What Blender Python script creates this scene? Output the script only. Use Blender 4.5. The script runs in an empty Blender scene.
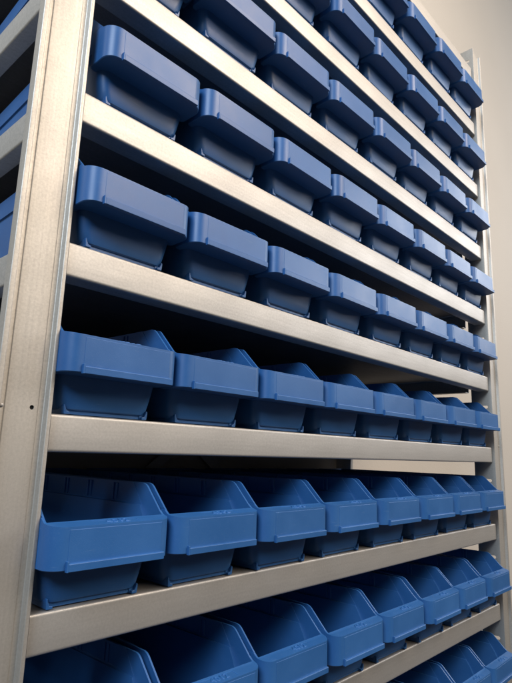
import bpy, bmesh, math, random
from mathutils import Matrix, Vector
random.seed(7)
C = bpy.context.scene.collection
scn = bpy.context.scene

# ------------------------------------------------------------------ helpers
def link(o, parent=None):
    C.objects.link(o)
    if parent: o.parent = parent
    return o

def mesh_obj(name, bm, mat, parent=None, bevel=0.0, seg=2, smooth=None, angle=35):
    bmesh.ops.recalc_face_normals(bm, faces=bm.faces[:])
    me = bpy.data.meshes.new(name)
    bm.to_mesh(me); bm.free()
    if mat: me.materials.append(mat)
    o = link(bpy.data.objects.new(name, me), parent)
    if bevel:
        b = o.modifiers.new('bevel', 'BEVEL'); b.width = bevel; b.segments = seg
        b.limit_method = 'ANGLE'; b.angle_limit = math.radians(angle); b.use_clamp_overlap = True
        b.harden_normals = bool(smooth)
    if smooth:
        for p in me.polygons: p.use_smooth = True
        me.set_sharp_from_angle(angle=math.radians(smooth))
    return o

def empty(name, label, cat, loc=(0, 0, 0), group=None):
    o = link(bpy.data.objects.new(name, None))
    o.location = loc; o.empty_display_size = .05
    o['label'] = label; o['category'] = cat
    if group: o['group'] = group
    return o

def add_box(bm, x0, x1, y0, y1, z0, z1):
    v = [bm.verts.new(p) for p in ((x0,y0,z0),(x1,y0,z0),(x1,y1,z0),(x0,y1,z0),(x0,y0,z1),(x1,y0,z1),(x1,y1,z1),(x0,y1,z1))]
    for f in ((0,3,2,1),(4,5,6,7),(0,1,5,4),(1,2,6,5),(2,3,7,6),(3,0,4,7)): bm.faces.new([v[i] for i in f])

def add_loft(bm, rings):
    R = [[bm.verts.new(p) for p in r] for r in rings]
    n = len(R[0])
    for a, b in zip(R[:-1], R[1:]):
        for i in range(n): bm.faces.new((a[i], a[(i+1) % n], b[(i+1) % n], b[i]))
    bm.faces.new(R[0][::-1]); bm.faces.new(R[-1])

def rrect(x0, x1, y0, y1, z, r, n=6):
    """rounded rectangle; r = radius of each corner (x0y0, x1y0, x1y1, x0y1)"""
    if not isinstance(r, (tuple, list)): r = (r,)*4
    out = []
    for (cx, cy, sx, sy, a0), rr in zip(((x0,y0,1,1,180),(x1,y0,-1,1,270),(x1,y1,-1,-1,0),(x0,y1,1,-1,90)), r):
        for i in range(n+1):
            a = math.radians(a0 + 90*i/n)
            out.append((cx+sx*rr+rr*math.cos(a), cy+sy*rr+rr*math.sin(a), z))
    return out

def prism(bm, poly, axis, a, b):
    """extrude a 2-D polygon along an axis"""
    def P(u, v, w): return {'x': (w,u,v), 'y': (u,w,v), 'z': (u,v,w)}[axis]
    add_loft(bm, [[P(u,v,a) for u,v in poly], [P(u,v,b) for u,v in poly]])

def thick(path, t):
    """give an open polyline a wall thickness (mitred, on its left side)"""
    P = [Vector(p) for p in path]; off = []
    for i, p in enumerate(P):
        ns = []
        if i > 0: d = (p-P[i-1]).normalized(); ns.append(Vector((-d.y, d.x)))
        if i < len(P)-1: d = (P[i+1]-p).normalized(); ns.append(Vector((-d.y, d.x)))
        m = sum(ns, Vector((0,0)))/len(ns)
        off.append(p + m*(t/m.length_squared))
    return [tuple(p) for p in P] + [tuple(p) for p in reversed(off)]

def rounded(path, r, n=4):
    """round the inner corners of an open polyline"""
    out = [Vector(path[0])]
    for i in range(1, len(path)-1):
        a, b, c = (Vector(q) for q in path[i-1:i+2])
        d1 = (a-b).normalized(); d2 = (c-b).normalized()
        rr = min(r, (a-b).length*.45, (c-b).length*.45)
        for k in range(n+1):
            t = k/n; out.append((b+d1*rr)*(1-t)**2 + b*2*t*(1-t) + (b+d2*rr)*t*t)
    out.append(Vector(path[-1]))
    return [tuple(p) for p in out]

def evaluate(o):
    dg = bpy.context.evaluated_depsgraph_get(); dg.update()
    return bpy.data.meshes.new_from_object(o.evaluated_get(dg))

def boolean(bmA, ops):
    """exact booleans between bmeshes, returns a bmesh"""
    def tmp(bm):
        bmesh.ops.recalc_face_normals(bm, faces=bm.faces[:])
        me = bpy.data.meshes.new('tmp'); bm.to_mesh(me); bm.free()
        return link(bpy.data.objects.new('tmp', me))
    o = tmp(bmA); extra = []
    for op, bm in ops:
        t = tmp(bm); extra.append(t)
        m = o.modifiers.new('b', 'BOOLEAN'); m.operation = op; m.object = t; m.solver = 'EXACT'
    me = evaluate(o)
    out = bmesh.new(); out.from_mesh(me)
    bpy.data.meshes.remove(me)
    for t in extra+[o]:
        m = t.data; bpy.data.objects.remove(t); bpy.data.meshes.remove(m)
    bmesh.ops.remove_doubles(out, verts=out.verts[:], dist=1e-5)
    bmesh.ops.triangulate(out, faces=[f for f in out.faces if len(f.verts) > 4], ngon_method="BEAUTY")
    return out

# ------------------------------------------------------------------ materials
def new_mat(name):
    m = bpy.data.materials.new(name); m.use_nodes = True
    nt = m.node_tree; b = nt.nodes['Principled BSDF']
    return m, nt, b

def node(nt, t, **kw):
    n = nt.nodes.new(t)
    for k, v in kw.items():
        if k.startswith('_'): setattr(n, k[1:], v)
        else: n.inputs[k.replace('__', ' ')].default_value = v
    return n

def ramp(nt, fac, stops):
    r = nt.nodes.new('ShaderNodeValToRGB'); e = r.color_ramp.elements
    while len(e) < len(stops): e.new(.5)
    for i, (p, c) in enumerate(stops): e[i].position = p; e[i].color = (*c, 1) if len(c) == 3 else c
    nt.links.new(fac, r.inputs['Fac']); return r

def plastic(name, BLUE_A, BLUE_B):
    m, nt, b = new_mat(name); L = nt.links.new
    tc = node(nt, 'ShaderNodeTexCoord'); oi = node(nt, 'ShaderNodeObjectInfo')
    add = nt.nodes.new('ShaderNodeVectorMath'); add.operation = 'ADD'
    L(tc.outputs['Object'], add.inputs[0])
    sc = nt.nodes.new('ShaderNodeVectorMath'); sc.operation = 'SCALE'; sc.inputs['Scale'].default_value = 1.0
    L(oi.outputs['Location'], sc.inputs[0]); L(sc.outputs[0], add.inputs[1])
    big = node(nt, 'ShaderNodeTexNoise', Scale=16, Detail=5, Roughness=.6); L(add.outputs[0], big.inputs['Vector'])
    col = ramp(nt, big.outputs['Fac'], [(.3, BLUE_A), (.7, BLUE_B)])
    # fine dust speckle on the moulding
    dn = node(nt, 'ShaderNodeTexNoise', Scale=900, Detail=2); L(add.outputs[0], dn.inputs['Vector'])
    dr = ramp(nt, dn.outputs['Fac'], [(.62, (0,0,0)), (.78, (.10,.10,.10))])
    mx = nt.nodes.new('ShaderNodeMixRGB'); L(dr.outputs[0], mx.inputs[0]); L(col.outputs[0], mx.inputs[1]); mx.inputs[2].default_value = (.25,.3,.36,1)
    mp = node(nt, 'ShaderNodeMapping'); mp.inputs['Scale'].default_value = (35, 90, 420); mp.inputs['Rotation'].default_value = (.2, .5, .3); L(add.outputs[0], mp.inputs['Vector'])
    sn = node(nt, 'ShaderNodeTexNoise', Scale=1, Detail=4, Roughness=.7); L(mp.outputs[0], sn.inputs['Vector'])
    sr = ramp(nt, sn.outputs['Fac'], [(.64, (0,0,0)), (.74, (.16,.16,.16))])
    m2 = nt.nodes.new('ShaderNodeMixRGB'); L(sr.outputs[0], m2.inputs[0]); L(mx.outputs[0], m2.inputs[1]); m2.inputs[2].default_value = (.20,.30,.45,1)
    hsv = nt.nodes.new('ShaderNodeHueSaturation'); L(m2.outputs[0], hsv.inputs['Color'])
    mr = node(nt, 'ShaderNodeMapRange'); mr.inputs['To Min'].default_value = .94; mr.inputs['To Max'].default_value = 1.06
    L(oi.outputs['Random'], mr.inputs['Value']); L(mr.outputs[0], hsv.inputs['Value'])
    L(hsv.outputs[0], b.inputs['Base Color'])
    rr = ramp(nt, big.outputs['Fac'], [(.25, (.35,)*3), (.75, (.48,)*3)]); L(rr.outputs[0], b.inputs['Roughness'])
    fine = node(nt, 'ShaderNodeTexNoise', Scale=1400, Detail=2); L(tc.outputs['Object'], fine.inputs['Vector'])
    wav = node(nt, 'ShaderNodeTexNoise', Scale=45, Detail=2); L(add.outputs[0], wav.inputs['Vector'])
    mul = node(nt, 'ShaderNodeMath', _operation='MULTIPLY_ADD'); L(wav.outputs['Fac'], mul.inputs[0]); mul.inputs[1].default_value = 2.5; L(fine.outputs['Fac'], mul.inputs[2])
    bp = node(nt, 'ShaderNodeBump', Strength=.16, Distance=.0004); L(mul.outputs[0], bp.inputs['Height']); L(bp.outputs[0], b.inputs['Normal'])
    b.inputs['IOR'].default_value = 1.49; b.inputs['Specular IOR Level'].default_value = .50
    return m

def galvanised(name, stretch, tint=(1,1,1), metal=.74):
    """brushed zinc coated steel; stretch = scale of the streak noise along x, y, z"""
    m, nt, b = new_mat(name); L = nt.links.new
    tc = node(nt, 'ShaderNodeTexCoord')
    mp = node(nt, 'ShaderNodeMapping'); mp.inputs['Scale'].default_value = stretch; L(tc.outputs['Object'], mp.inputs['Vector'])
    st = node(nt, 'ShaderNodeTexNoise', Scale=1, Detail=6, Roughness=.65); L(mp.outputs[0], st.inputs['Vector'])
    sp = node(nt, 'ShaderNodeTexNoise', Scale=420, Detail=3, Roughness=.7); L(tc.outputs['Object'], sp.inputs['Vector'])
    cl = node(nt, 'ShaderNodeTexNoise', Scale=11, Detail=4); L(tc.outputs['Object'], cl.inputs['Vector'])
    a = node(nt, 'ShaderNodeMath', _operation='MULTIPLY_ADD'); L(st.outputs['Fac'], a.inputs[0]); a.inputs[1].default_value = .32; 
    c2 = node(nt, 'ShaderNodeMath', _operation='MULTIPLY_ADD'); L(sp.outputs['Fac'], c2.inputs[0]); c2.inputs[1].default_value = .45
    c3 = node(nt, 'ShaderNodeMath', _operation='MULTIPLY'); L(cl.outputs['Fac'], c3.inputs[0]); c3.inputs[1].default_value = .3
    L(c3.outputs[0], c2.inputs[2]); L(c2.outputs[0], a.inputs[2])
    lo = tuple(.37*t for t in tint); hi = tuple(.525*t for t in tint)
    col = ramp(nt, a.outputs[0], [(.36, lo), (.70, hi)]); L(col.outputs[0], b.inputs['Base Color'])
    ro = ramp(nt, a.outputs[0], [(.35, (.60,)*3), (.8, (.49,)*3)]); L(ro.outputs[0], b.inputs['Roughness'])
    b.inputs['Metallic'].default_value = metal
    bp = node(nt, 'ShaderNodeBump', Strength=.10, Distance=.0003); L(a.outputs[0], bp.inputs['Height'])
    wv = node(nt, 'ShaderNodeTexNoise', Scale=9, Detail=2); L(tc.outputs['Object'], wv.inputs['Vector'])
    b2 = node(nt, 'ShaderNodeBump', Strength=.35, Distance=.004); L(wv.outputs['Fac'], b2.inputs['Height']); L(bp.outputs[0], b2.inputs['Normal']); L(b2.outputs[0], b.inputs['Normal'])
    return m

def wall_mat():
    m, nt, b = new_mat('painted_plaster'); L = nt.links.new
    tc = node(nt, 'ShaderNodeTexCoord')
    n1 = node(nt, 'ShaderNodeTexNoise', Scale=1.3, Detail=4); L(tc.outputs['Object'], n1.inputs['Vector'])
    col = ramp(nt, n1.outputs['Fac'], [(.3, (.535,.495,.44)), (.7, (.57,.53,.475))]); L(col.outputs[0], b.inputs['Base Color'])
    n2 = node(nt, 'ShaderNodeTexNoise', Scale=160, Detail=5, Roughness=.6); L(tc.outputs['Object'], n2.inputs['Vector'])
    bp = node(nt, 'ShaderNodeBump', Strength=.25, Distance=.002); L(n2.outputs['Fac'], bp.inputs['Height']); L(bp.outputs[0], b.inputs['Normal'])
    b.inputs['Roughness'].default_value = .75
    return m

BLUE_A = (.0185,.092,.272); BLUE_B = (.026,.114,.320)
M_BLUE = plastic('blue_polypropylene', BLUE_A, BLUE_B)
M_CATCHLIGHT = plastic('catchlight_blue_polypropylene', (.026,.120,.345), (.034,.138,.385))  # lighter blue: catch-light on the raised number put into its colour
M_POST = galvanised('galvanised_post', (420, 60, 3.0), (1.0,.955,.885))
M_BEAM = galvanised('galvanised_shelf', (14, 260, 260), (1.0,.97,.925))
M_DECK = galvanised('shelf_sheet', (14, 260, 260), (.42,.42,.43), .4)
M_BOLT = galvanised('bolt_steel', (300, 300, 300))
M_WALL = wall_mat()
M_DARK, _nt, _b = new_mat('hole_shade_black'); _b.inputs['Base Color'].default_value = (.006,.006,.007,1); _b.inputs['Roughness'].default_value = .8  # flat black for the shade seen through the post hole

# ------------------------------------------------------------------ measured layout
SHELF_Z = [.9300, .7769, .6141, .4587, .3047, .1533, 0.0, -.1570, -.3120, -.4671]   # deck heights, top to bottom
BEAM_H = .0323
PITCH, FIRST = .125, .0555
WALL_Y = .416

# wall behind the rack
bm = bmesh.new(); add_box(bm, -3.5, 6.5, WALL_Y, WALL_Y+.12, -1.4, 3.4)
w = mesh_obj('wall', bm, M_WALL); w['kind'] = 'structure'; w['label'] = 'plain beige painted wall behind the shelving'

# ------------------------------------------------------------------ the rack
rack = empty('shelving_rack', 'tall galvanised steel shelving rack carrying rows of blue bins', 'shelving', (0, 0, 0))

def make_post(x_out, x_in, slots, back=False):
    s = 1 if x_in > x_out else -1
    X = lambda a: x_out + s*a                                   # a runs from outer edge to inner edge
    wd = abs(x_in-x_out)
    path = [(X(.0110), .0062), (X(0), .0062), (X(0), -.0052), (X(.0048), -.0052), (X(.0056), .0008), (X(.0100), .0008), (X(.0106), .0002), (X(wd-.0100), .0002),  # starts with a return lip added to keep window light out of the post
            (X(wd-.0094), .0008), (X(wd-.0046), .0008), (X(wd-.0038), -.0052), (X(wd), -.0052), (X(wd), .040), (X(wd-.010), .040)]
    path = rounded(path, .0012, 3)
    pts = thick(path, .0014 * (1 if s > 0 else -1))
    if back: pts = [(x, .400-y) for x, y in pts]
    bm = bmesh.new(); prism(bm, pts, 'z', -.80, .987)
    cuts = bmesh.new()
    if not back:
        for a in (.0062, wd-.0150):                             # the two round holes in the face
            ring = [(X(a)+.0019*math.cos(t*math.pi/6), .0033+.0019*math.sin(t*math.pi/6)) for t in range(12)]
            if a > .01: prism(cuts, ring, 'y', -.02, .02)
    for z in slots:
        n = 8; y0, y1, r = .0075, .0185, .0032
        cap = [(y1+r*math.cos(math.radians(-90+180*i/n)), z+r*math.sin(math.radians(-90+180*i/n))) for i in range(n+1)] + \
              [(y0+r*math.cos(math.radians(90+180*i/n)), z+r*math.sin(math.radians(90+180*i/n))) for i in range(n+1)]
        if back: cap = [(.400-y, q) for y, q in cap]
        prism(cuts, cap, 'x', X(wd)-.006, X(wd)+.006)
    bm = boolean(bm, [('DIFFERENCE', cuts)])
    p = mesh_obj('upright_post', bm, M_POST, rack, smooth=30)
    if not back:                                                # small rivet near the outer rim
        rv = bmesh.new()
        bmesh.ops.create_uvsphere(rv, u_segments=14, v_segments=8, radius=.0017, matrix=Matrix.Translation((X(.0080), .0004, .0033)) @ Matrix.Diagonal((1,.55,1,1)))
        mesh_obj('rivet', rv, M_BOLT, p, smooth=60)
        pl = bmesh.new()                                        # black disc standing in for the shade inside the round hole
        prism(pl, [(X(wd-.0150)+.0021*math.cos(t*math.pi/8), .0033+.0021*math.sin(t*math.pi/8)) for t in range(16)], 'y', .0019, .0030)
        mesh_obj('hole_shade_disc', pl, M_DARK, p)
    return p

slot_z = [z+.087 for z in SHELF_Z[1:]] + [.955]
make_post(-.0500, -.0025, slot_z)
make_post(1.0540, 1.0047, slot_z)
make_post(-.0500, -.0025, slot_z, back=True)
make_post(1.0540, 1.0047, slot_z, back=True)

def beam_bm(flip=False):
    path = rounded([(.032, -.0004), (0, -.0004), (0, -BEAM_H), (.024, -BEAM_H), (.024, -BEAM_H+.007)], .0028, 5)
    if flip: path = [(.400-y, z) for y, z in path]
    pts = thick(path, -.0012 if flip else .0012)
    bm = bmesh.new(); prism(bm, pts, 'x', .0000, 1.0000)
    return bm

def lip_bm(x, s):
    path = rounded([(x+s*.02, -.0004), (x, -.0004), (x, -BEAM_H), (x+s*.018, -BEAM_H)], .0022, 4)
    pts = thick(path, .0012*s)
    bm = bmesh.new(); prism(bm, pts, 'y', .052, .348)
    return bm

shelf = link(bpy.data.objects.new('shelf', None), rack)
shelf.empty_display_size = .05
bm = bmesh.new()
add_box(bm, .0005, .9995, .0322, .3678, -.0016, -.0006)
deck = mesh_obj('deck', bm, M_DECK, shelf)
mesh_obj('front_beam', beam_bm(), M_BEAM, shelf, smooth=40)
mesh_obj('rear_beam', beam_bm(True), M_BEAM, shelf, smooth=40)
mesh_obj('side_lip', lip_bm(-.0227, 1), M_BEAM, shelf, smooth=40)
mesh_obj('side_lip', lip_bm(1.0227, -1), M_BEAM, shelf, smooth=40)
for x0, x1, y0, y1, z0, z1 in ((.9930,.9990,.0022,.0210,-.0305,-.0018), (.0010,.0070,.0022,.0210,-.0305,-.0018),
                               (.9996,1.0044,.0080,.0300,-.0280,-.0040), (-.0019,.0004,.0080,.0300,-.0280,-.0040)):   # folded tabs that close and hang the beam ends
    bm = bmesh.new(); add_box(bm, x0, x1, y0, y1, z0, z1)
    mesh_obj('end_bracket', bm, M_BOLT, shelf, bevel=.0012)
bm = bmesh.new()
bmesh.ops.create_uvsphere(bm, u_segments=12, v_segments=8, radius=.0028, matrix=Matrix.Translation((.9450, .030, -.0020)))
mesh_obj('bolt', bm, M_BOLT, shelf, smooth=60)
shelf.location.z = SHELF_Z[0]
for z in SHELF_Z[1:]:
    s = shelf.copy(); C.objects.link(s); s.parent = rack; s.location.z = z
    for ch in list(shelf.children):
        c = ch.copy(); C.objects.link(c); c.parent = s

bm = bmesh.new()                                                # flat diagonal brace bars across the back
def bar(bm, a, b, y):
    a, b = Vector(a), Vector(b); d = (b-a).normalized(); n = Vector((-d.y, d.x))*.010
    prism(bm, [tuple(a+n), tuple(b+n), tuple(b-n), tuple(a-n)], 'y', y, y+.002)
bar(bm, (-.01,-.37), (1.0,.37), .4060); mesh_obj('cross_brace', bm, M_BOLT, rack)
bm = bmesh.new(); bar(bm, (-.01,.37), (1.0,-.37), .4090); mesh_obj('cross_brace', bm, M_BOLT, rack)

# ------------------------------------------------------------------ one bin (y = 0 is the shelf front edge)
HW, CR = .0595, .0135          # half width and corner radius of the front band
def taper(bm):
    """the bin narrows towards its back"""
    for v in bm.verts: v.co.x *= 1 - .56*max(0.0, v.co.y-.040)
    return bm
def solid_body():
    bm = bmesh.new()
    prof = [(.0040,.0438,.0080,.010), (.0050,.0454,.0066,.010), (.0080,.0470,.0056,.010), (.0150,.0488,.0047,.010), (.0240,.0506,.0035,.010), (.0340,.0522,.0023,.010), (.0600,.0556,-.0020,.010), (.0755,.0566,-.0045,.013)]
    add_loft(bm, [rrect(-h, h, yf, .3755-(.0755-z)*.05, z, (r,r,.006,.006)) for z, h, yf, r in prof])
    return bm
def slope_cut():
    """everything above the front slope is cut away"""
    bm = bmesh.new()
    prism(bm, [(-.03,.0659), (-.0220,.0671), (-.0090,.0691), (-.0065,.0702), (-.0035,.0726), (.0180,.0935), (.0210,.0955), (.0250,.0966), (.0250,.13), (-.03,.13)], 'x', -.1, .1)
    return bm
def collar():
    bm = bmesh.new()
    add_loft(bm, [rrect(-.0590, .0590, -.0120, .3785, z, (.010,.010,.005,.005)) for z in (.0742,.0965)])
    return bm
def collar_front():
    bm = bmesh.new()
    add_loft(bm, [rrect(-.0588, .0588, -.0120, .0375, z, (.010,.010,.002,.002)) for z in (.0500,.0950)])
    return bm
def band():
    bm = bmesh.new()
    add_loft(bm, [rrect(-HW+i, HW-i, -.0220+j, .0145-i, z, (CR,CR,.004,.004), 10) for z, i, j in ((.0340,.0007,.0006),(.0347,.0,.0),(.0500,0,0),(.0730,0,0))])
    return bm
def cavity():
    bm = bmesh.new()
    prof = [(.0085,.0420,.0120), (.0140,.0450,.0100), (.0340,.0494,.0062), (.0755,.0544,.0046), (.0757,.0564,.0046), (.14,.0566,.0046)]
    add_loft(bm, [rrect(-h, h, yf, .3725-(.0755-min(z,.0755))*.05, z, (.008,.008,.005,.005)) for z, h, yf in prof])
    return bm
def cavity_front():
    bm = bmesh.new()
    poly = [(-.0040,.0370), (-.0078,.0500), (-.0080,.1500), (.0850,.1500), (.0345,.0885), (.0175,.0660), (.0010,.0370)]
    prism(bm, poly, 'x', -.0571, .0571)
    return bm

proto = empty('storage_bin', 'x', 'storage bin', (0, 0, 0), 'blue storage bins on the rack')
b = boolean(solid_body(), [('UNION', collar()), ('UNION', collar_front()), ('DIFFERENCE', slope_cut()), ('DIFFERENCE', cavity()), ('DIFFERENCE', cavity_front())])
body = mesh_obj('bin_body', taper(b), M_BLUE, proto, bevel=.0007, seg=2, smooth=32, angle=40)
b = boolean(band(), [('DIFFERENCE', slope_cut()), ('DIFFERENCE', solid_body()), ('DIFFERENCE', collar_front()), ('DIFFERENCE', cavity()), ('DIFFERENCE', cavity_front())])
panel = mesh_obj('front_panel', b, M_BLUE, proto, bevel=.0006, seg=2, smooth=32, angle=40)
bm = bmesh.new()                                                # raised label field and the lip that carries a label
add_box(bm, -.0440, .0470, -.0223, -.0205, .0372, .0650)
prism(bm, [(-.0215,.0330), (-.0250,.0334), (-.0252,.0392), (-.0243,.0398), (-.0215,.0398)], 'x', -.0438, .0490)
add_box(bm, -.0452, -.0436, -.0249, -.0212, .0331, .0414)
mesh_obj('label_holder', bm, M_BLUE, panel, bevel=.0004, seg=2, smooth=32)

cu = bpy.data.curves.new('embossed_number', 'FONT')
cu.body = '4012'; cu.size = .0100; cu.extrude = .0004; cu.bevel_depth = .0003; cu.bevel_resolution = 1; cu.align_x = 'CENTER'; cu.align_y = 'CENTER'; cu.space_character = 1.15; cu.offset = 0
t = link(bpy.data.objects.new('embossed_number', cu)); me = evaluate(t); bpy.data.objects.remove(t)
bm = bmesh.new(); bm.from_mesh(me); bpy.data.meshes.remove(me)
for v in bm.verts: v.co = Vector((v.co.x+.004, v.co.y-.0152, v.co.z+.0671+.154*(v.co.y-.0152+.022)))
mesh_obj('embossed_number', bm, M_CATCHLIGHT, panel)
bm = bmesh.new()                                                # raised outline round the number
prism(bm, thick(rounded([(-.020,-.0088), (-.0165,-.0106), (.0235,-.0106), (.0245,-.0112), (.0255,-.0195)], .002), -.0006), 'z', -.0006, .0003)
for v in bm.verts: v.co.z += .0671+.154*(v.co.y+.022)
mesh_obj('number_border', bm, M_CATCHLIGHT, panel)

for s in (-1, 1):                                               # fin shaped feet at the front corners
    bm = bmesh.new()
    prism(bm, [(s*.0380,.0002), (s*.0434,.0002), (s*.0442,.0060), (s*.0440,.0082), (s*.0430,.0088), (s*.0420,.0056), (s*.0408,.0030), (s*.0380,.0025)], 'y', .0046, .0086)
    prism(bm, [(s*.0372,.0002), (s*.0434,.0002), (s*.0446,.0075), (s*.0372,.0075)], 'y', .0084, .0700)
    mesh_obj('foot', bm, M_BLUE, proto, bevel=.0005)
bm = bmesh.new()
add_box(bm, -.0374, .0374, .0092, .0130, .0004, .0042)
mesh_obj('base_rail', bm, M_BLUE, proto, bevel=.0006)
for s in (-1, 1):                                               # rail of divider slots inside each side rim
    bm = bmesh.new()
    X = lambda y: .0568*(1 - .56*max(0, y-.040))
    def rib(y0, y1, z0, z1, d):
        bm2 = [bm.verts.new((s*(X(y)-e), y, z)) for y in (y0, y1) for z in (z0, z1) for e in (d, -.0004)]
        for f in ((0,1,3,2),(4,6,7,5),(0,4,5,1),(2,3,7,6),(0,2,6,4),(1,5,7,3)): bm.faces.new([bm2[i] for i in f])
    rib(.050, .360, .0757, .0775, .0012)
    for i in range(6):
        y = .066+.048*i
        rib(y, y+.0028, .0776, .0945, .0020); rib(y+.0062, y+.0090, .0776, .0945, .0020)
    mesh_obj('divider_rail', bm, M_BLUE, body, bevel=.0004)

# ------------------------------------------------------------------ all bins
order = ['', 'second', 'third', 'fourth', 'fifth', 'sixth', 'seventh', 'eighth']
rows = ['in the top row', 'in the second row from the top', 'in the third row from the top', 'in the fourth row from the top', 'in the middle row of nine',
        'in the fourth row from the bottom', 'in the third row from the bottom', 'in the second row from the bottom', 'in the bottom row']
first_k = [3, 2, 0, 0, 0, 0, 0, 0, 4]
row_shift = [.007, .0055, .0045, .0105, .004, .0, -.001, .006, .0055]      # how far each row sits from the left post
row_out = [-.005, -.004, -.004, -.004, -.005, -.001, -.005, -.005, -.005]  # how far each row is pulled forward
def copy_tree(o, parent):
    c = o.copy(); C.objects.link(c)
    if parent: c.parent = parent
    for ch in list(o.children): copy_tree(ch, c)
    return c
used = False
for r in range(9):
    for k in range(first_k[r], 8):
        o = proto if not used else None
        if o is None:
            o = proto.copy(); C.objects.link(o)
            for ch in kids: copy_tree(ch, o)
        else:
            used = True; kids = list(proto.children)
        rnd = random.Random(r*31+k*7)
        o.location = (FIRST+PITCH*k+(max(.0014, row_shift[r]) if k == 0 else row_shift[r]+rnd.uniform(-.0012,.0012)), row_out[r]+(.0015 if k == 0 and r in (5, 6) else rnd.uniform(-.0018,.0014)), SHELF_Z[r+1]+.0002)
        o.rotation_euler = (0, 0, math.radians(rnd.uniform(-.2,.2) if k in (0, 7) else rnd.uniform(-.7,.7)))
        n = 7-k
        if n == 0: lab = 'blue plastic bin next to the right post '+rows[r]
        elif k == 0: lab = 'blue plastic bin beside the near left post '+rows[r]
        else: lab = order[n]+' blue bin from the right post '+rows[r]
        o['label'] = lab

# ------------------------------------------------------------------ light
scn.world = bpy.data.worlds.new('World'); scn.world.use_nodes = True
bg = scn.world.node_tree.nodes['Background']
bg.inputs['Color'].default_value = (1.0, .95, .90, 1); bg.inputs['Strength'].default_value = .055
def area(name, loc, target, sx, sy, power, col):
    l = bpy.data.lights.new(name, 'AREA'); l.shape = 'RECTANGLE'; l.size = sx; l.size_y = sy; l.energy = power; l.color = col
    o = link(bpy.data.objects.new(name, l)); o.location = loc
    o.rotation_euler = (Vector(target)-Vector(loc)).to_track_quat('-Z', 'Y').to_euler()
    return o
area('window_light', (-2.0, -1.15, 1.75), (.2, .0, .1), 1.2, 1.2, 74, (.76,.88,1.0))
area('ceiling_lamp', (.95, -2.05, 1.85), (.3, 0, 0), 1.9, 1.7, 50, (1.0,.84,.66))
area('added_sheen_light', (1.30, -1.90, 1.95), (.2, 0, .2), .75, .75, 21, (1.0,.84,.72))  # unseen extra light, added to strengthen the sheen on the near-left bin fronts
area('far_window_light', (4.6, -1.95, 1.85), (1.4, .2, .4), 2.4, 1.6, 70, (.96,.97,1.0))

# ------------------------------------------------------------------ camera
cam = bpy.data.cameras.new('camera'); co = link(bpy.data.objects.new('camera', cam))
cam.sensor_fit = 'HORIZONTAL'; cam.sensor_width = 36; cam.lens = 544.5924/512*36
cam.clip_start = .01; cam.clip_end = 100
X = Vector((0.6787757, -0.7336677, 0.0315478)); D = Vector((0.1677381, 0.1130771, -0.9793250)); F = Vector((0.7149318, 0.6700338, 0.1998180))
m = Matrix((X, -D, -F)).transposed().to_4x4(); m.translation = (-.2209826, -.4397977, -.0272995)
co.matrix_world = m
scn.camera = co
scn.view_settings.view_transform = 'Standard'; scn.view_settings.look = 'None'
scn.view_settings.exposure = .26; scn.view_settings.gamma = 1
scn.render.resolution_x = 768; scn.render.resolution_y = 1024
